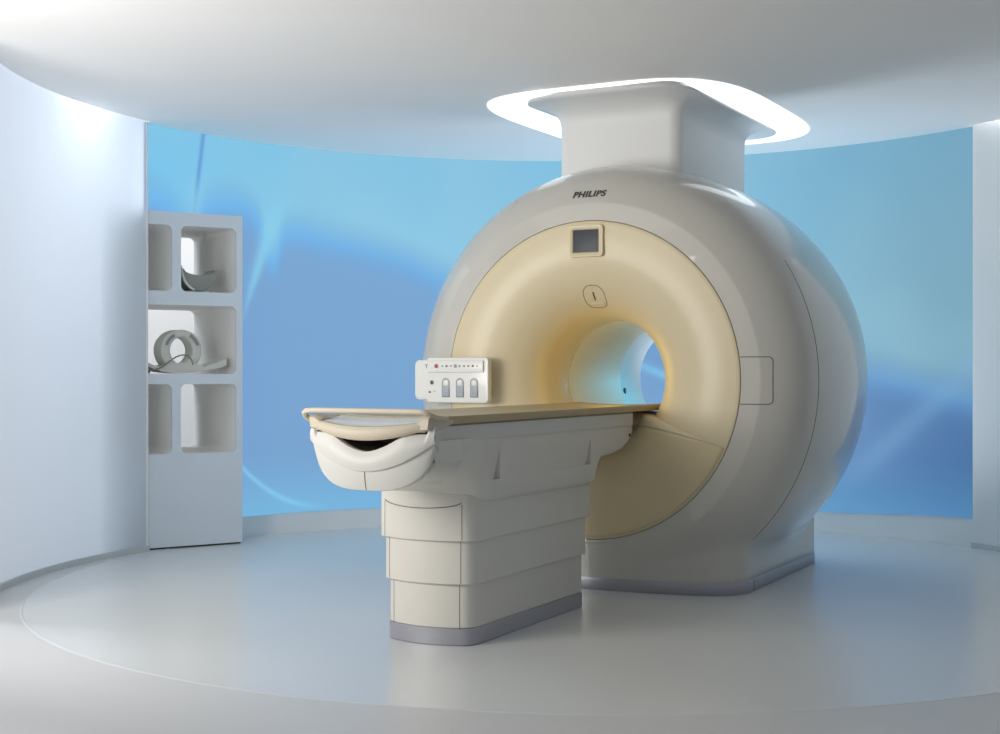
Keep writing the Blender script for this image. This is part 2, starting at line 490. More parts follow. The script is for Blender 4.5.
# lower front cover below the table, its top rolling back into the tunnel
def crease(x): return .888-.2*x*x
def rollr(x): return .062*max(0, 1-(x/.70)**2)+.002
RD = .841
def frontface(x, z):
    r = math.hypot(x, z-ZC)
    y = -.018+.5*max(0, disc_y(max(r, .33))) if r < .8 else -.018
    e_ = min(1, max(0, (RD-r)/.02)); return y+.016*(1-e_)**2
def lowf(u, w):
    x = .768*math.sin((u-.5)*PI)
    zb = ZC-math.sqrt(RD*RD-x*x); zt = max(zb+.001, crease(x))
    z = lerp(zb, zt, w); return (x, frontface(x, z)+(.004 if w > .995 else 0), z)
obj('lower_cover', grid(lowf, 100, 50), M['cream2'], scanner, angle=60)
def bridge(u, w):
    x = lerp(-.70, .70, u); z0 = crease(x)+.002; y0 = frontface(x, z0)+.001; r_ = rollr(x)
    if w < .6:
        a_ = PI/2*w/.6; return (x, y0+r_*(1-math.cos(a_)), z0+r_*math.sin(a_))
    t = (w-.6)/.4; return (x, y0+r_+t*(1.45 if abs(x) < .33 else .3), z0+r_-.02*t*(abs(x) < .33))
obj('tunnel_bridge', grid(bridge, 80, 24), M['cream'], scanner, angle=60)

def seam(name, pts, r=.0018, m=M['seam'], parent=scanner, closed=False):
    return obj(name, tube(pts, r, 6, closed=closed), m, parent)
# long shell seam round the right and left sides
for sgn in (1, -1):
    pts = []
    for k in range(60):
        ph = math.radians(32-84*k/59); r = Rb(.27)-.0003
        pts.append((sgn*r*math.cos(ph), .27, ZC+r*math.sin(ph)))
    seam('shell_seam', pts, .002)
    # access cover outline
    pts = []
    loop = [(.845, .994)]
    rr = .022; x1 = 1.003; z0, z1 = .994, 1.232
    for k in range(7):
        a = PI/2*k/6; loop.append((x1-rr+rr*math.sin(a), z0+rr-rr*math.cos(a)))
    for k in range(7):
        a = PI/2*k/6; loop.append((x1-rr+rr*math.cos(a), z1-rr+rr*math.sin(a)))
    loop.append((.845, z1))
    full = []
    for (xa, za), (xb, zb_) in zip(loop[:-1], loop[1:]):
        for k in range(6): full.append((lerp(xa, xb, k/6), lerp(za, zb_, k/6)))
    full.append(loop[-1])
    P3 = [(sgn*x, y_at(math.hypot(x, z-ZC))-.0005, z) for x, z in full]
    seam('access_cover_seam', P3, .0022)

# status display in its frame, high on the front cover
zd = 1.852
yd = disc_y(zd-ZC)-.002
bm = bmesh.new()
o_ = rrect(.100, .085, .02, cy=zd); i_ = rrect(.074, .060, .004, cy=zd)
secs = [[(x, yd+.012, z) for x, z in o_], [(x, yd-.008, z) for x, z in o_],
        [(x*.985, yd-.014, zd+(z-zd)*.985) for x, z in o_], [(x*1.07, yd-.014, zd+(z-zd)*1.07) for x, z in i_],
        [(x, yd-.009, z) for x, z in i_], [(x, yd-.004, z) for x, z in i_]]
fr = obj('display_frame', loft(secs, caps=False), M['cream'], scanner, angle=50)
fr['label'] = 'cream raised display surround'
bm = plate_y(rrect(.0735, .0595, .003, cy=zd), yd-.006, yd+.004, .0005)
obj('display_screen', bm, M['screen'], fr)['label'] = 'dark grey glass'

# small intercom cover under the display
zi, xi = 1.562, .004
def onfun(x, z, off=.0): return (x, disc_y(math.hypot(x, z-ZC))-off, z)
P = []
for k in range(48):
    a = 2*PI*k/48; ex = .062; ez = .058
    x = ex*math.copysign(abs(math.cos(a))**.8, math.cos(a)); z = ez*math.copysign(abs(math.sin(a))**(.9 if math.sin(a) > 0 else .45), math.sin(a))
    P.append(onfun(xi+x, zi+z, .0002))
ic = seam('intercom_cover', P, .0018, M['seam'], closed=True)
P = [onfun(xi-.002, zi+.022, .002), onfun(xi-.002, zi, .002), onfun(xi-.002, zi-.018, .002)]
seam('slot', P, .0035, M['seamdark'], ic)
P = [onfun(xi-.04, zi-.036, .003), onfun(xi+.012, zi-.036, .003), onfun(xi+.045, zi-.036, .003)]
seam('lip', P, .005, M['cream'], ic)

# maker's lettering on the shoulder
cu = bpy.data.curves.new('lettering', 'FONT'); cu.body = 'PHILIPS'; cu.size = .049; cu.align_x = 'CENTER'; cu.align_y = 'CENTER'
cu.extrude = .0012; cu.offset = .0019; cu.shear = .16; cu.space_character = 1.09
to = bpy.data.objects.new('tmp', cu); C.objects.link(to)
bpy.context.view_layer.update()
me = bpy.data.meshes.new_from_object(to.evaluated_get(bpy.context.evaluated_depsgraph_get()))
bpy.data.objects.remove(to)
zl = ZC+.993
for v_ in me.vertices:
    x, q, h_ = v_.co; x *= 1.12
    r = (zl+q*.93)-ZC; rr = math.hypot(x+.006, r)
    v_.co = (x-.004, y_at(rr)-.0015-h_, ZC+r)
lt = obj('lettering', me, M['logo'], scanner, smooth=False); lt['label'] = 'dark grey maker name in slanted capitals'

# control panel at the left of the front
cp = None
px0, px1, pz0, pz1 = -.985, -.552, .985, 1.236
pcx, pcz = (px0+px1)/2, (pz0+pz1)/2
rear = plate_y(rrect(.222, .113, .03, cx=pcx-.045, cy=pcz), -.078, -.03, .012)
hs = obj('control_panel', rear, M['panel'], scanner); hs['label'] = 'white wall-hung operating panel with buttons'
for sx_ in (-.09, .09):
    box(pcx+sx_-.02, pcx+sx_+.02, -.04, .03, pcz-.06, pcz+.06, bm := bmesh.new()) if False else None
obj('bracket', box(pcx-.10, pcx+.10, -.04, .012, pcz-.07, pcz+.07), M['panel'], hs)
FY = -.092
obj('face_plate', plate_y(rrect((px1-px0)/2-.018, (pz1-pz0)/2, .024, cx=pcx+.018, cy=pcz), FY, -.055, .006), M['panel'], hs)
obj('upper_strip', plate_y(rrect(.180, .033, .008, cx=pcx+.010, cy=pz1-.05), FY-.012, FY+.002, .004), M['panel'], hs)
# icons on the strip
def disc_btn(name, x, z, r, m_, y=FY-.0125, t=.003):
    return obj(name, plate_y([(x+r*math.cos(2*PI*k/18), z+r*math.sin(2*PI*k/18)) for k in range(18)], y-t, y+.001, .0008), m_, hs)
zs_ = pz1-.048
b1 = disc_btn('stop_button', pcx-.106, zs_, .012, M['red']); b1['label'] = 'red round button'
for k in range(9):
    x = pcx-.068+k*.0278
    if k == 3:
        obj('indicator', plate_y(rrect(.0085, .009, .002, cx=x, cy=zs_), FY-.0145, FY-.0115, .0008), M['iconl'], hs)
    else:
        disc_btn('indicator', x, zs_, .0058 if k % 2 else .0048, M['icon'] if k in (1, 4, 6, 7) else M['iconl'])
# small arrow mark at the strip's left end
bm = tube([(pcx-.180, FY-.013, zs_+.012), (pcx-.171, FY-.013, zs_), (pcx-.164, FY-.013, zs_+.012)], .0016, 6)
tube([(pcx-.171, FY-.013, zs_), (pcx-.171, FY-.013, zs_-.012)], .0016, 6, bm=bm)
obj('arrow_mark', bm, M['icon'], hs)
disc_btn('dial', pcx-.142, pz0+.112, .0115, M['green'], y=FY)
disc_btn('small_button', pcx-.156, pz0+.058, .0065, M['icon'], y=FY)
obj('small_mark', plate_y(rrect(.007, .0022, .001, cx=pcx-.126, cy=pz0+.063), FY-.001, FY+.001, .0003), M['iconl'], hs)
for k in range(3):
    x = pcx-.052+k*.0905; z = pz0+.083; w_, h_ = .025, .053
    pts = [(x-w_, z-h_), (x+w_, z-h_)]+[(x+w_*math.cos(PI*q/12), z+h_-w_+w_*math.sin(PI*q/12)) for q in range(13)]
    rim = obj('button', plate_y(pts, FY-.003, FY+.001, .001), M['chrome'], hs)
    pts2 = [(x+(p[0]-x)*.84, z+(p[1]-z)*.92) for p in pts]
    obj('button_face', plate_y(pts2, FY-.0055, FY-.001, .001), M['btn'], rim)
    obj('button_cap', plate_y([(x+(p[0]-x)*.55, z+.028+(p[1]-z)*.28) for p in pts], FY-.0068, FY-.004, .0006), M['panel'], rim)
    bm = bmesh.new()
    for q in range(3):
        box(x-.013, x+.013, FY-.0066, FY-.005, z-.03+q*.015, z-.026+q*.015, bm)
    obj('button_mark', bm, M['iconl'], rim, smooth=False)

# ------------------------------------------------------------------ column between scanner and ceiling
col_ = empty('service_column', (SX, SY, 0), -TH, 'white rectangular shaft flaring out under the ceiling above the scanner', 'column')
ccx, ccy = -.05, 1.07
def csec(z, g, gy): return [(x, y, z) for x, y in rrect(.375+g, .60+gy, .07+g*1.2, 10, ccx, ccy+.04+gy*.12)]
secs = [csec(2.12, 0, 0), csec(2.55, 0, 0)]
for k in range(1, 15):
    a = PI/2*k/14; q = 1-math.cos(a)
    secs.append(csec(2.55+.135*math.sin(a), (.125*q**1.3), .34*q**1.5))
secs += [csec(2.69, .128, .345), csec(2.70, .125, .34), csec(2.702, .06, .2), csec(2.745, .05, .18)]
obj('shaft', loft(secs), M['column'], col_, angle=50)

# halo lamp in the ceiling round the column
em = mat('lamp_diffuser', (240, 240, 240), .5, emit=(244, 250, 255), es=1.02)
lamp = empty('ceiling_light', (SX, SY, HC), -TH, 'glowing white rounded ceiling light surrounding the top of the scanner column', 'ceiling light')
hx0, hx1, hy0, hy1 = -1.03, .61, .34, 2.66
hcx, hcy = (hx0+hx1)/2, (hy0+hy1)/2
def sup(hx, hy, n_=3.9, m_=96, cx=hcx, cy=hcy):
    out = []
    for k in range(m_):
        a = 2*PI*k/m_; c_, s_ = math.cos(a), math.sin(a)
        out.append((cx+hx*math.copysign(abs(c_)**(2/n_), c_), cy+hy*math.copysign(abs(s_)**(2/n_), s_)))
    return out
HX, HY = (hx1-hx0)/2, (hy1-hy0)/2
secs = [[(x, y, z) for x, y in sup(HX-e, HY-e)] for e, z in ((.02, -.004), (.012, -.012), (0, -.008), (-.004, .004))]
obj('frame', loft(secs, caps=False), em, lamp)
bm = bmesh.new(); outer_ = [bm.verts.new((x, y, -.004)) for x, y in sup(HX-.02, HY-.02)]
inner_ = [bm.verts.new((x, y, -.004)) for x, y in sup(.34, .5, 8, 96, ccx, ccy)]
for k in range(96): bm.faces.new((outer_[k], outer_[(k+1) % 96], inner_[(k+1) % 96], inner_[k]))
obj('diffuser', bm, em, lamp)

# ------------------------------------------------------------------ patient table
tb = empty('patient_table', (SX-1.62*math.sin(TH), SY-1.62*math.cos(TH), 0), -TH, 'white patient table on a telescoping box base, beige top reaching into the scanner', 'patient table')
OY = 1.62     # table frame: y_table = y_scanner + OY
def Y(y): return y+OY
def tsec(w, yf, yb, z, bow=.06, r=.05, n_=6):
    """plan outline of a base section: bowed front, rounded corners"""
    pts = []
    for k in range(13):
        x = lerp(-(w-r), w-r, k/12); pts.append((x, yf-bow*(1-(x/w)**2), z))
    for k in range(1, n_+1):
        a = PI/2*k/n_; x = w-r+r*math.sin(a); pts.append((x, yf-bow*(1-((w-r)/w)**2)*(1-k/n_)+r*(1-math.cos(a)), z))
    for k in range(n_+1):
        a = PI/2*k/n_; pts.append((w-.02*(1-math.cos(a)), yb-.02+.02*math.sin(a), z))
    for k in range(n_+1):
        a = PI/2*k/n_; pts.append((-(w-.02)-.02*math.sin(a), yb-.02+.02*math.cos(a), z))
    for k in range(0, n_):
        a = PI/2*(1-k/n_); x = -(w-r)-r*math.sin(a); pts.append((x, yf-bow*(1-((w-r)/w)**2)*(k/n_)+r*(1-math.cos(a)), z))
    return [(p[0]-.009, p[1], p[2]) for p in pts]
YF, YB = Y(-1.60), Y(-.50)
def section(name, w, dy, z0, z1, m_, bev=.004):
    secs = [tsec(w-bev, YF-dy+bev, YB+dy-bev, z0), tsec(w, YF-dy, YB+dy, z0+bev), tsec(w, YF-dy, YB+dy, z1-bev), tsec(w-bev, YF-dy+bev, YB+dy-bev, z1)]
    return obj(name, loft(secs), m_, tb, angle=40)
section('plinth', .217, .004, 0, .073, M['trim'])['label'] = 'grey metal plinth'
section('column_section', .214, 0, .073, .262, M['white2'])
section('column_section', .228, .016, .26, .446, M['white2'])
section('column_section', .242, .032, .444, .66, M['white2'])
# vertical joints on the front corners
for w, dy, z0, z1 in ((.214, 0, .0, .258), (.228, .016, .264, .442), (.242, .032, .448, .60)):
    for s_ in (1, -1):
        x = s_*(w-.05); yy = YF-dy-.06*(1-(x/w)**2)
        bm = tube([(x-.009, yy+.0004, z0+.002), (x-.009, yy+.0004, z1)], .0016, 6)
        obj('section_joint', bm, M['seam'], tb)

# bed body: hull shape at the head end, box behind, lofted along y
def hull(y, w, zb, n_, zt, m_=40):
    pts = []
    for k in range(m_+1):
        a = PI+PI*k/m_; c_, s_ = math.cos(a), math.sin(a)
        pts.append((w*math.copysign(abs(c_)**(2/n_), c_), y, zt+(zt-zb)*math.copysign(abs(s_)**(2/n_), s_)))
    return pts
bed = [(-2.03, .280, .712, 2.2, .815), (-1.98, .278, .704, 2.2, .815), (-1.90, .276, .698, 2.3, .815), (-1.82, .274, .690, 2.5, .815), (-1.80, .274, .688, 2.5, .885), (-1.72, .270, .668, 3.0, .885),
       (-1.66, .267, .635, 4.2, .885), (-1.60, .264, .606, 7, .885), (-1.54, .262, .60, 11, .885), (-1.45, .262, .60, 14, .885), (-.50, .262, .60, 16, .885), (-.47, .262, .61, 16, .885), (-.45, .262, .66, 16, .885),
       (-.425, .262, .700, 16, .885), (-.40, .262, .722, 16, .885), (-.34, .262, .728, 14, .885), (-.22, .262, .738, 14, .885), (-.12, .262, .755, 14, .885), (-.05, .261, .785, 14, .885), (-.005, .26, .83, 14, .885)]
secs = [hull(Y(y), w, zb, n_, zt) for y, w, zb, n_, zt in bed]
bodyb = obj('bed_body', loft(secs), M['white2'], tb, angle=28)
# recessed wedge pockets cut into the side (boolean evaluated, cutters removed)
def wedge(y0, z0, y1, z1, s_):
    bm = bmesh.new(); xo, xi = s_*.28, s_*.236
    F = [(y1, z1), (y0, z0), (y1, z0)]
    a_ = [bm.verts.new((xo, Y(y), z)) for y, z in F]
    b_ = [bm.verts.new((xi if i else s_*.262, Y(y), z)) for i, (y, z) in enumerate(F)]
    b_[1].co.x = s_*.262
    bm.faces.new(a_); bm.faces.new(b_[::-1])
    for i in range(3): bm.faces.new((a_[i], a_[(i+1) % 3], b_[(i+1) % 3], b_[i]))
    bmesh.ops.recalc_face_normals(bm, faces=bm.faces)
    me_ = bpy.data.meshes.new('c'); bm.to_mesh(me_); bm.free()
    return bpy.data.objects.new('c', me_)
cut = []
for s_ in (1, -1):
    for (ya, za, yb_, zb_) in ((-1.545, .70, -1.465, .835), (-.62, .705, -.53, .835)):
        c_ = wedge(ya, za, yb_, zb_, s_); C.objects.link(c_); c_.parent = tb; cut.append(c_)
for c_ in cut:
    md = bodyb.modifiers.new('b', 'BOOLEAN'); md.object = c_; md.operation = 'DIFFERENCE'; md.solver = 'EXACT'
bpy.context.view_layer.update()
me = bpy.data.meshes.new_from_object(bodyb.evaluated_get(bpy.context.evaluated_depsgraph_get()))
bodyb.modifiers.clear(); bodyb.data = me
me.set_sharp_from_angle(angle=math.radians(28))
for c_ in cut: bpy.data.objects.remove(c_)

# side rail band along the top of the bed
for s_ in (1, -1):
    secs = []
    for y in (-2.03, -2.01, -.02, .0):
        w = .268-(.006 if y in (-2.03, .0) else 0)
        secs.append([(s_*w, Y(y), .80 if False else .878), (s_*w, Y(y), .940), (s_*(w-.010), Y(y), .947), (s_*(w-.03), Y(y), .947), (s_*(w-.03), Y(y), .878)])
    obj('side_rail', loft(secs), M['white'], tb, angle=30)
    secs = [[(s_*xo, Y(y), .80), (s_*xo, Y(y), .885), (s_*(xo-.02), Y(y), .885), (s_*(xo-.02), Y(y), .80)] for y, xo in ((-2.03, .2795), (-1.98, .2775), (-1.90, .2755), (-1.80, .2735), (-1.795, .273))]
    obj('side_wall', loft(secs), M['white2'], tb, smooth=False)
obj('bed_deck', box(-.24, .24, Y(-1.80), Y(-.004), .88, .940), M['white2'], tb, smooth=False)
for s_ in (1, -1):
    bm = bmesh.new(); bmesh.ops.create_cone(bm, segments=16, radius1=.008, radius2=.008, depth=.006, cap_ends=True)
    bmesh.ops.rotate(bm, verts=bm.verts, cent=(0, 0, 0), matrix=Matrix.Rotation(PI/2, 3, 'Y'))
    bmesh.ops.translate(bm, verts=bm.verts, vec=(s_*.262, Y(-.045), .828))
    obj('bolt', bm, M['seamdark'], tb)

# neck seams under the head end
P = []
for k in range(30):
    a = PI*(.04+.92*k/29); P.append((-.16*math.cos(a)*1.2-.009, Y(-1.632)-.06*(1-(.192*math.cos(a)/.242)**2)-.0015, .612-.03*math.sin(a)))
seam('neck_seam', P, .0016, M['seam'], tb)

# head end cover: bowed shell with a dip at the top, in an upper band and a recessed lower part
W = .297
def bowy(x): return -2.062-.055*(1-abs(x/W)**2.4)
def zbot(x): return .90-(.90-.686)*max(0, 1-abs(x/W)**3.2)**(1/2.0)
def rim(x):
    x = abs(x)
    if x < .175: return .858+.062*smooth(x/.175)**1.0 if False else .843+.072*(x/.175)**1.7
    if x < .262: return .915
    if x < .275: return lerp(.915, .952, (x-.262)/.013)
    return lerp(.952, .945, (x-.275)/(W-.275))
def zcr(x): return .762+.115*abs(x/W)**2.0
NX = 96
def xs(u): return W*math.sin((u-.5)*PI)
def upper(u, w):
    x = xs(u); zt = rim(x); zc_ = min(zcr(x), zt-.01)
    yb_ = bowy(x)
    L = [(0, .03, zc_+.002), (.04, .004, zc_), (.09, 0, zc_+.004)]
    if w < .1: return (x, Y(yb_+lerp(.02, .003, w/.1)), zc_+.001)
    if w < .7:
        t = (w-.1)/.6; bul = .006*math.sin(PI*t)
        return (x, Y(yb_-bul+.010*t*t), lerp(zc_+.003, zt-.005, t))
    if w < .85:
        a = (w-.7)/.15*PI/2; return (x, Y(yb_+.010+.008*(1-math.cos(a))), zt-.005+.005*math.sin(a))
    t = (w-.85)/.15
    return (x*(1-.05*t), Y(yb_+.018+t*.030), zt-.0*t-(.03*t if t > .6 else 0))
obj('head_cover', grid(upper, NX, 40), M['white'], tb, angle=60)
def lowerc(u, w):
    x = xs(u); zt = min(zcr(x), rim(x)-.01)+.004; zb_ = min(zbot(x), zt)
    yb_ = bowy(x)+.009
    if w < .65:
        t = w/.65; return (x*(1-.012*t), Y(yb_+.012*t*t), lerp(zt, zb_+.012*0, t) if True else 0)
    t = (w-.65)/.35
    return (x*(1-.012-.03*t), Y(yb_+.012+t*(-2.02-yb_)), zb_+.006*t)
obj('lower_head_cover', grid(lowerc, NX, 30), M['white'], tb, angle=50)
seam('cover_joint', [(0, Y(bowy(0)+.0085+.012*(t/8)**2), lerp(.762, .688, t/8)) for t in range(9)], .0016, M['seam'], tb)
# side cheeks closing the cover back to the rail
for s_ in (1, -1):
    bm = bmesh.new()
    def cheek(u, w):
        y = lerp(-2.062, -1.96, u); x = lerp(W+.0005, .268, smooth(u)); zt = lerp(.945, .94, u); zb_ = lerp(.872, .84, u)
        return (s_*x, Y(y), lerp(zb_, zt, w))
    grid(cheek, 10, 8, bm); 
    obj('side_cheek', bm, M['white'], tb)
# dark tray inside the head cover
bm = grid(lambda u, w: (lerp(-.26, .26, u), Y(lerp(-2.10+.04*abs(2*u-1)**2, -1.8, w)), .822+.085*abs(2*u-1)**2.2+.03*w), 24, 6)
obj('cavity_floor', bm, M['dark'], tb)

# tabletop board with its concave head plate and handle bar
HB = .288
def board_sec(y, zt=.985, hb=HB, th=.036, dip=.012, zl=0):
    pts = []
    for k in range(17):
        x = lerp(-hb, hb, k/16); pts.append((x, Y(y), zt-dip*(1-(x/hb)**2)-(.004 if k in (0, 16) else 0)))
    pts += [(hb+.001, Y(y), zt-th*.5), (hb-.006, Y(y), zt-th), (-hb+.006, Y(y), zt-th), (-hb-.001, Y(y), zt-th*.5)]
    return pts
secs = [board_sec(-1.93), board_sec(.47), board_sec(.48, hb=.26, zt=.98, th=.03)]
board = obj('tabletop', loft(secs), M['tan'], tb, angle=40)
# transition from board to head plate on both sides, part of the beige end piece
def hp_top(x): return .964-.025*max(0, 1-(x/.262)**2)
def hp_bot(x):
    x = abs(x)
    return .922 if x > .235 else .922-.035*max(0, 1-(x/.235)**2)
def nosey(x): return -2.082-.05*max(0, 1-abs(x/.262)**2.2)
bm = bmesh.new()
secs = []
def head(u, w):
    x = .262*math.sin((u-.5)*PI); zt, zb_ = hp_top(x), hp_bot(x); yf = nosey(x)
    if w < .5:      # underside then front lip
        t = w/.5
        if t < .3: return (x, Y(lerp(-1.9, yf+.01, t/.3)), zb_+.002)
        a = (t-.3)/.7; return (x, Y(yf+.010*abs(2*a-1)**2.5), lerp(zb_, zt, a))
    t = (w-.5)/.5
    return (x, Y(lerp(yf+.012, -1.9, t)), zt+(.002 if t < .15 else -.002))
obj('head_lip', grid(head, 72, 40, bm), M['beige'], tb, angle=40)
bm = grid(lambda u, w: (lambda x: (x, Y(lerp(nosey(x)+.022, -1.90, w)), lerp(hp_top(x)+.003, .9865-.012*(1-(x/HB)**2), w**1.3)))(lerp(-.235, .235, u)), 40, 10)
obj('head_pad', bm, M['pad'], tb)['label'] = 'white concave pad'
# handle: flat bar across the end, curling down to the plate at the left
bm = bmesh.new()
path = [(-.250, -2.03, .948), (-.278, -2.045, .954), (-.302, -2.06, .963), (-.314, -2.072, .977), (-.313, -2.08, .992), (-.300, -2.084, 1.000), (-.27, -2.085, 1.003)]
path += [(lerp(-.25, .25, k/10), -2.085, 1.003) for k in range(11)]+[(.268, -2.083, 1.0), (.280, -2.07, .99), (.286, -2.05, .98), (.28, -1.95, .972)]
def ribbon(path, hw, hh, bm):
    secs = []; P = [Vector((p[0], Y(p[1]), p[2])) for p in path]
    for i, p in enumerate(P):
        t = (P[min(i+1, len(P)-1)]-P[max(i-1, 0)]).normalized()
        side = t.cross(Vector((0, 0, 1))).normalized(); upv = side.cross(t).normalized()
        secs.append([p+side*a*hw+upv*b_*hh for a, b_ in rrect(1, 1, .6, 4)])
    return loft(secs, bm=bm)
obj('handle_bar', ribbon(path, .013, .0105, bm), M['beige'], tb, angle=60)
# chunky corners where the board meets the end piece
for s_ in (1, -1):
    bm = bmesh.new()
    secs = []
    for y, h0, h1 in ((-2.088, .930, .976), (-2.07, .924, .99), (-2.0, .926, .988), (-1.90, .948, .985)):
        secs.append([(s_*.232, Y(y), h0), (s_*(.284 if y > -2.08 else .278), Y(y), h0+.004), (s_*(.289 if y > -2.08 else .282), Y(y), (h0+h1)/2), (s_*.284, Y(y), h1-.003), (s_*.262, Y(y), h1-.002), (s_*.232, Y(y), h1-.02)])
    obj('board_corner', loft(secs, bm=bm), M['beige'], tb, angle=40)

# ------------------------------------------------------------------ shelving at left
UX = Vector((.838, .546, 0)).normalized()
ANG = math.atan2(UX.y, UX.x)
sh = empty('shelf_unit', (-2.28, 8.79, 0), ANG, 'tall white storage unit with rounded open compartments beside the frosted wall', 'shelf unit')
SW, SD, SH = .655, .80, 2.199
XL = -.62
zr = [(1.681, 2.113), (1.140, 1.592), (.618, 1.074)]
cells = []
for i, (za, zb_) in enumerate(zr):
    if i == 1: cells.append((-.20, .612, za, zb_))
    else: cells += [(-.20, .168, za, zb_), (.228, .612, za, zb_)]
    cells.append((-.58, -.26, za, zb_))
cu = bpy.data.curves.new('face', 'CURVE'); cu.dimensions = '2D'; cu.fill_mode = 'BOTH'
def spl(pts):
    s_ = cu.splines.new('POLY'); s_.points.add(len(pts)-1)
    for p, q in zip(s_.points, pts): p.co = (q[0], q[1], 0, 1)
    s_.use_cyclic_u = True
spl(rrect((SW-XL)/2, (SH-.012)/2, .004, 3, (SW+XL)/2, (SH+.012)/2))
for x0, x1, z0, z1 in cells: spl(rrect((x1-x0)/2, (z1-z0)/2, .04, 8, (x0+x1)/2, (z0+z1)/2))
cu.extrude = .012
to = bpy.data.objects.new('tmp', cu); C.objects.link(to); bpy.context.view_layer.update()
me = bpy.data.meshes.new_from_object(to.evaluated_get(bpy.context.evaluated_depsgraph_get())); bpy.data.objects.remove(to)
for v_ in me.vertices: v_.co = (v_.co.x, .012-v_.co.z, v_.co.y)
obj('front_panel', me, M['shelf'], sh, smooth=False)
bm = bmesh.new()
box(SW-.016, SW, .024, SD, .012, SH, bm); box(XL, XL+.016, .024, SD, .012, SH, bm)
box(XL, SW, .024, SD, SH-.02, SH, bm); box(XL, SW, .024, SD, .012, .04, bm)
obj('carcass', bm, M['shelf'], sh, smooth=False)
for x0, x1, z0, z1 in cells:
    p = rrect((x1-x0)/2, (z1-z0)/2, .04, 8, (x0+x1)/2, (z0+z1)/2)
    obj('compartment', loft([[(x, .022, z) for x, z in p], [(x, SD, z) for x, z in p]], caps=False), M['shelfin'], sh)
obj('kick_strip', box(XL, SW-.01, .01, .03, 0, .012), M['seamdark'], sh, smooth=False)

# things on the shelves -------------------------------------------------------
def shelf_pt(s, y, z): 
    p = Vector((-2.28, 8.79, 0))+UX*s+Vector((-UX.y, UX.x, 0))*y; return (p.x, p.y, z)
# cradle-shaped coil in the upper compartment
c1 = empty('head_cradle', shelf_pt(.375, .14, 1.681), ANG, 'grey scooped head cradle in the upper open compartment', 'medical coil')
def cradle(x, inner):
    return None
secs = []
bm = bmesh.new()
N_ = 24
for y in (-.09, -.085, .085, .09):
    e = .004 if abs(y) > .086 else 0; row = []
    for k in range(N_+1):
        a = PI+PI*k/N_; row.append(((.118-e)*math.cos(a), y, .155+(.148-e)*math.sin(a)*1.0))
    for k in range(N_+1):
        a = 2*PI-PI*k/N_; row.append(((.104+e)*math.cos(a), y, .150+(.034+e)*math.sin(a)))
    secs.append(row)
obj('cradle_shell', loft(secs), M['coild'], c1, angle=40)
pts = []
for k in range(13):
    a = PI*.98+PI*.42*k/12; pts.append((.130*math.cos(a), -.098, .162+.155*math.sin(a)))
bm = ribbon([(p[0], p[1]-OY, p[2]) for p in pts], .012, .008, bmesh.new())
obj('cradle_rim', bm, M['coil'], c1, angle=60)
obj('cradle_foot', box(-.09, .07, -.07, .07, 0, .012, bev=.004), M['coil'], c1)
bm = tube([(-.13, -.10, .02), (-.118, -.10, .016), (-.106, -.098, .012)], .009, 10)
obj('connector', bm, M['plug'], c1)

# ring coil standing on its saddle in the middle compartment
c2 = empty('ring_coil', shelf_pt(.262, .16, 1.140), ANG, 'grey ring shaped coil standing on a curved saddle in the wide middle compartment', 'medical coil')
secs = []
for (y, ro, ri) in ((-.075, .128, .088), (-.085, .138, .08), (-.08, .145, .074), (-.02, .146, .072), (.07, .146, .072), (.08, .140, .076), (.075, .128, .086)):
    pass
def ringsec(a):
    c_, s_ = math.cos(a), math.sin(a); out = []
    for (y, q) in ((-.085, .25), (-.085, .75), (-.072, 1.0), (.072, 1.0), (.085, .75), (.085, .25), (.072, 0), (-.072, 0)):
        rx = lerp(.078, .140, q); rz = lerp(.088, .138, q)
        out.append((rx*c_, y, .155+rz*s_))
    return out
bm = bmesh.new(); N_ = 64
R_ = [[bm.verts.new(p) for p in ringsec(2*PI*k/N_)] for k in range(N_)]
for k in range(N_):
    a_, b_ = R_[k], R_[(k+1) % N_]
    for q in range(8): bm.faces.new((a_[q], a_[(q+1) % 8], b_[(q+1) % 8], b_[q]))
obj('ring', bm, M['coil'], c2, angle=35)
for sg in (1, -1):   # dark slots either side of the ring's top
    pts = []
    for k in range(12):
        a = math.radians(lerp(18, 62, k/11)); pts.append((sg*.112*math.cos(a), -.0875-OY, .155+.114*math.sin(a)))
    obj('ring_slot', ribbon(pts, .003, .010, bmesh.new()), M['coild'], c2, angle=60)
bm = bmesh.new(); secs = []
for k in range(33):
    t = k/32; x = lerp(-.275, .30, t)
    zc_ = .016+.085*abs((x+.005)/.30)**2.4
    if x > .2: zc_ = .016+.085*((x+.005)/.30)**2*.75
    th_ = .012+.012*smooth(t, .7, 1); yy = lerp(.12, .10, t)
    secs.append([(x, -.11, zc_-th_), (x, yy, zc_-th_), (x, yy, zc_+th_), (x, -.11, zc_+th_)])
obj('saddle', loft(secs), M['coil'], c2, angle=40)
secs = []
for k in range(13):
    t = k/12; x = lerp(-.14, .16, t); hgt = .03+.055*math.sin(PI*t)**.8*(.4+.6*abs(2*t-1))
    secs.append([(x, -.10, .012), (x, .09, .012), (x, .085, .012+hgt), (x, -.095, .012+hgt)])
obj('ring_base', loft(secs), M['coil'], c2, angle=40)
P = [(-.235, -.118, .018), (-.15, -.13, .045), (-.09, -.135, .09), (-.04, -.135, .118), (.01, -.13, .124), (.045, -.12, .10), (.06, -.112, .06)]
cc = cat([p[0] for p in P], [p[2] for p in P], 5)
obj('cable', tube([(x, -.125, z) for x, z in cc], .0045, 8), M['coilc'], c2)
obj('connector', tube([(-.26, -.12, .016), (-.247, -.12, .016), (-.235, -.12, .018)], .014, 12), M['plug'], c2)

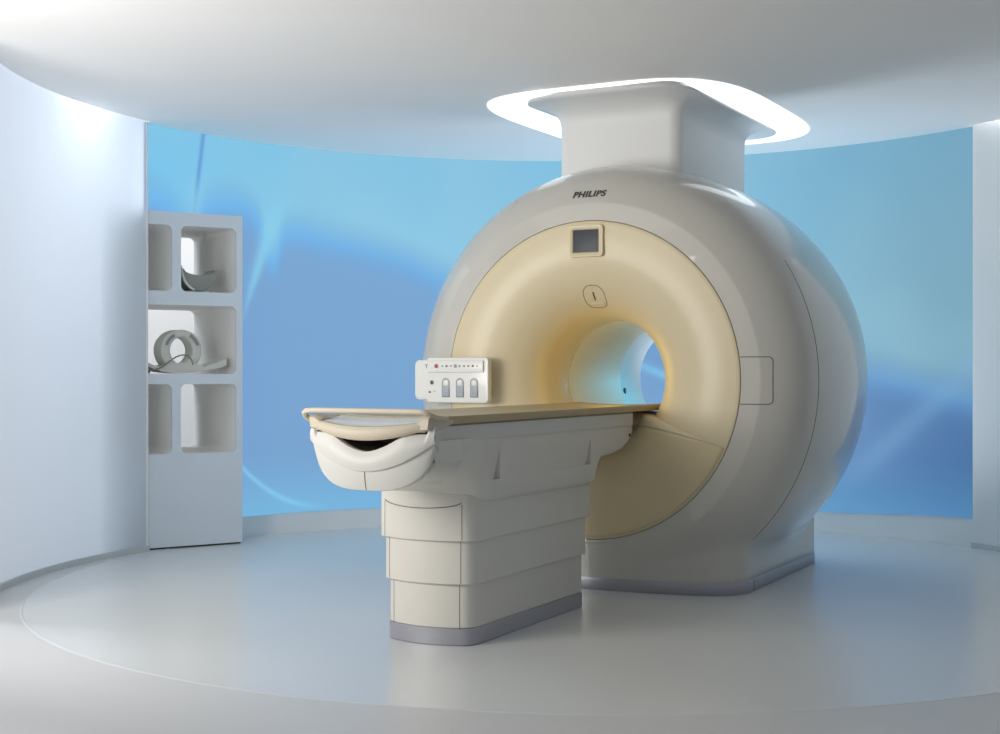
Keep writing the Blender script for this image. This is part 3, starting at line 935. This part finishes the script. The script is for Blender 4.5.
# ------------------------------------------------------------------ light
w = bpy.data.worlds.new('world'); bpy.context.scene.world = w; w.use_nodes = True
w.node_tree.nodes['Background'].inputs[0].default_value = (*lin((214, 222, 232)), 1)
w.node_tree.nodes['Background'].inputs[1].default_value = .33
def area(name, loc, target, sx, sy, e, rgb=(255, 255, 255)):
    l = bpy.data.lights.new(name, 'AREA'); l.shape = 'RECTANGLE'; l.size = sx; l.size_y = sy; l.energy = e; l.color = lin(rgb)
    o_ = bpy.data.objects.new(name, l); C.objects.link(o_); o_.location = loc
    o_.rotation_euler = (Vector(target)-Vector(loc)).to_track_quat('-Z', 'Y').to_euler(); return o_
area('key_softbox', (-3.6, 3.2, 2.2), (.2, 6.5, 1.0), 2.0, 1.8, 74, (255, 248, 238))
area('ceiling_fill', (-2.7, 4.8, 1.3), (-.2, 8.6, 2.9), 1.2, .8, 45, (255, 252, 248))  # added fill out of view at the left, brightens the ceiling
area('back_fill', (-5.2, 8.2, 2.9), (-2.4, 7.6, 1.6), 1.6, 2.0, 125, (242, 246, 255))
area('niche_fill', (-2.9, 10.75, 2.7), (-2.8, 12.0, 1.2), 1.6, .3, 15, (250, 250, 250))  # added unseen light, whitens the rear wall behind the open shelves
area('ceiling_fill', (1.55, 9.45, .25), (1.4, 9.3, 3), 1.3, .6, 26, (232, 242, 255))  # added fill hidden behind the scanner, lifts the ceiling there
sl = bpy.data.lights.new('tunnel_cyan_fill', 'SPOT'); sl.energy = 85; sl.color = lin((55, 190, 225)); sl.spot_size = math.radians(27); sl.spot_blend = .7; sl.shadow_soft_size = .15  # added spot hidden behind the scanner, tints the tunnel wall cyan
so = bpy.data.objects.new('tunnel_cyan_fill', sl); C.objects.link(so)
def loc2w(x, y, z):
    q = Matrix.Rotation(-TH, 4, 'Z') @ Vector((x, y, 0)); return Vector((SX+q.x, SY+q.y, z))
so.location = loc2w(.62, 2.15, 1.16); so.rotation_euler = (loc2w(-.32, 1.0, .93)-so.location).to_track_quat('-Z', 'Y').to_euler()
for nm, ang_, e_ in (('cove_left', -72, 26), ('cove_right', 63, 14)):
    p = pol(ang_, 3.083, 2.96)
    o_ = area(nm, (p[0], p[1], 2.96), (p[0], p[1], 0), .04, 2.2 if ang_ < 0 else .8, e_, (240, 246, 255)); o_.rotation_euler = (0, 0, math.radians(-ang_))
tl = bpy.data.lights.new('tunnel_warm_fill', 'POINT'); tl.energy = 1.1; tl.color = lin((255, 212, 66)); tl.shadow_soft_size = .1  # added point light giving the funnel its gold tone, no real fitting
to = bpy.data.objects.new('tunnel_warm_fill', tl); C.objects.link(to)
ml = Matrix.Rotation(-TH, 4, 'Z') @ Vector((.03, .22, 0)); to.location = (SX+ml.x, SY+ml.y, 1.14)

vs = bpy.context.scene.view_settings
bpy.context.scene.display_settings.display_device = 'sRGB'
vs.view_transform = 'Standard'; vs.look = 'None'; vs.gamma = 1; vs.use_curve_mapping = False; vs.exposure = 0
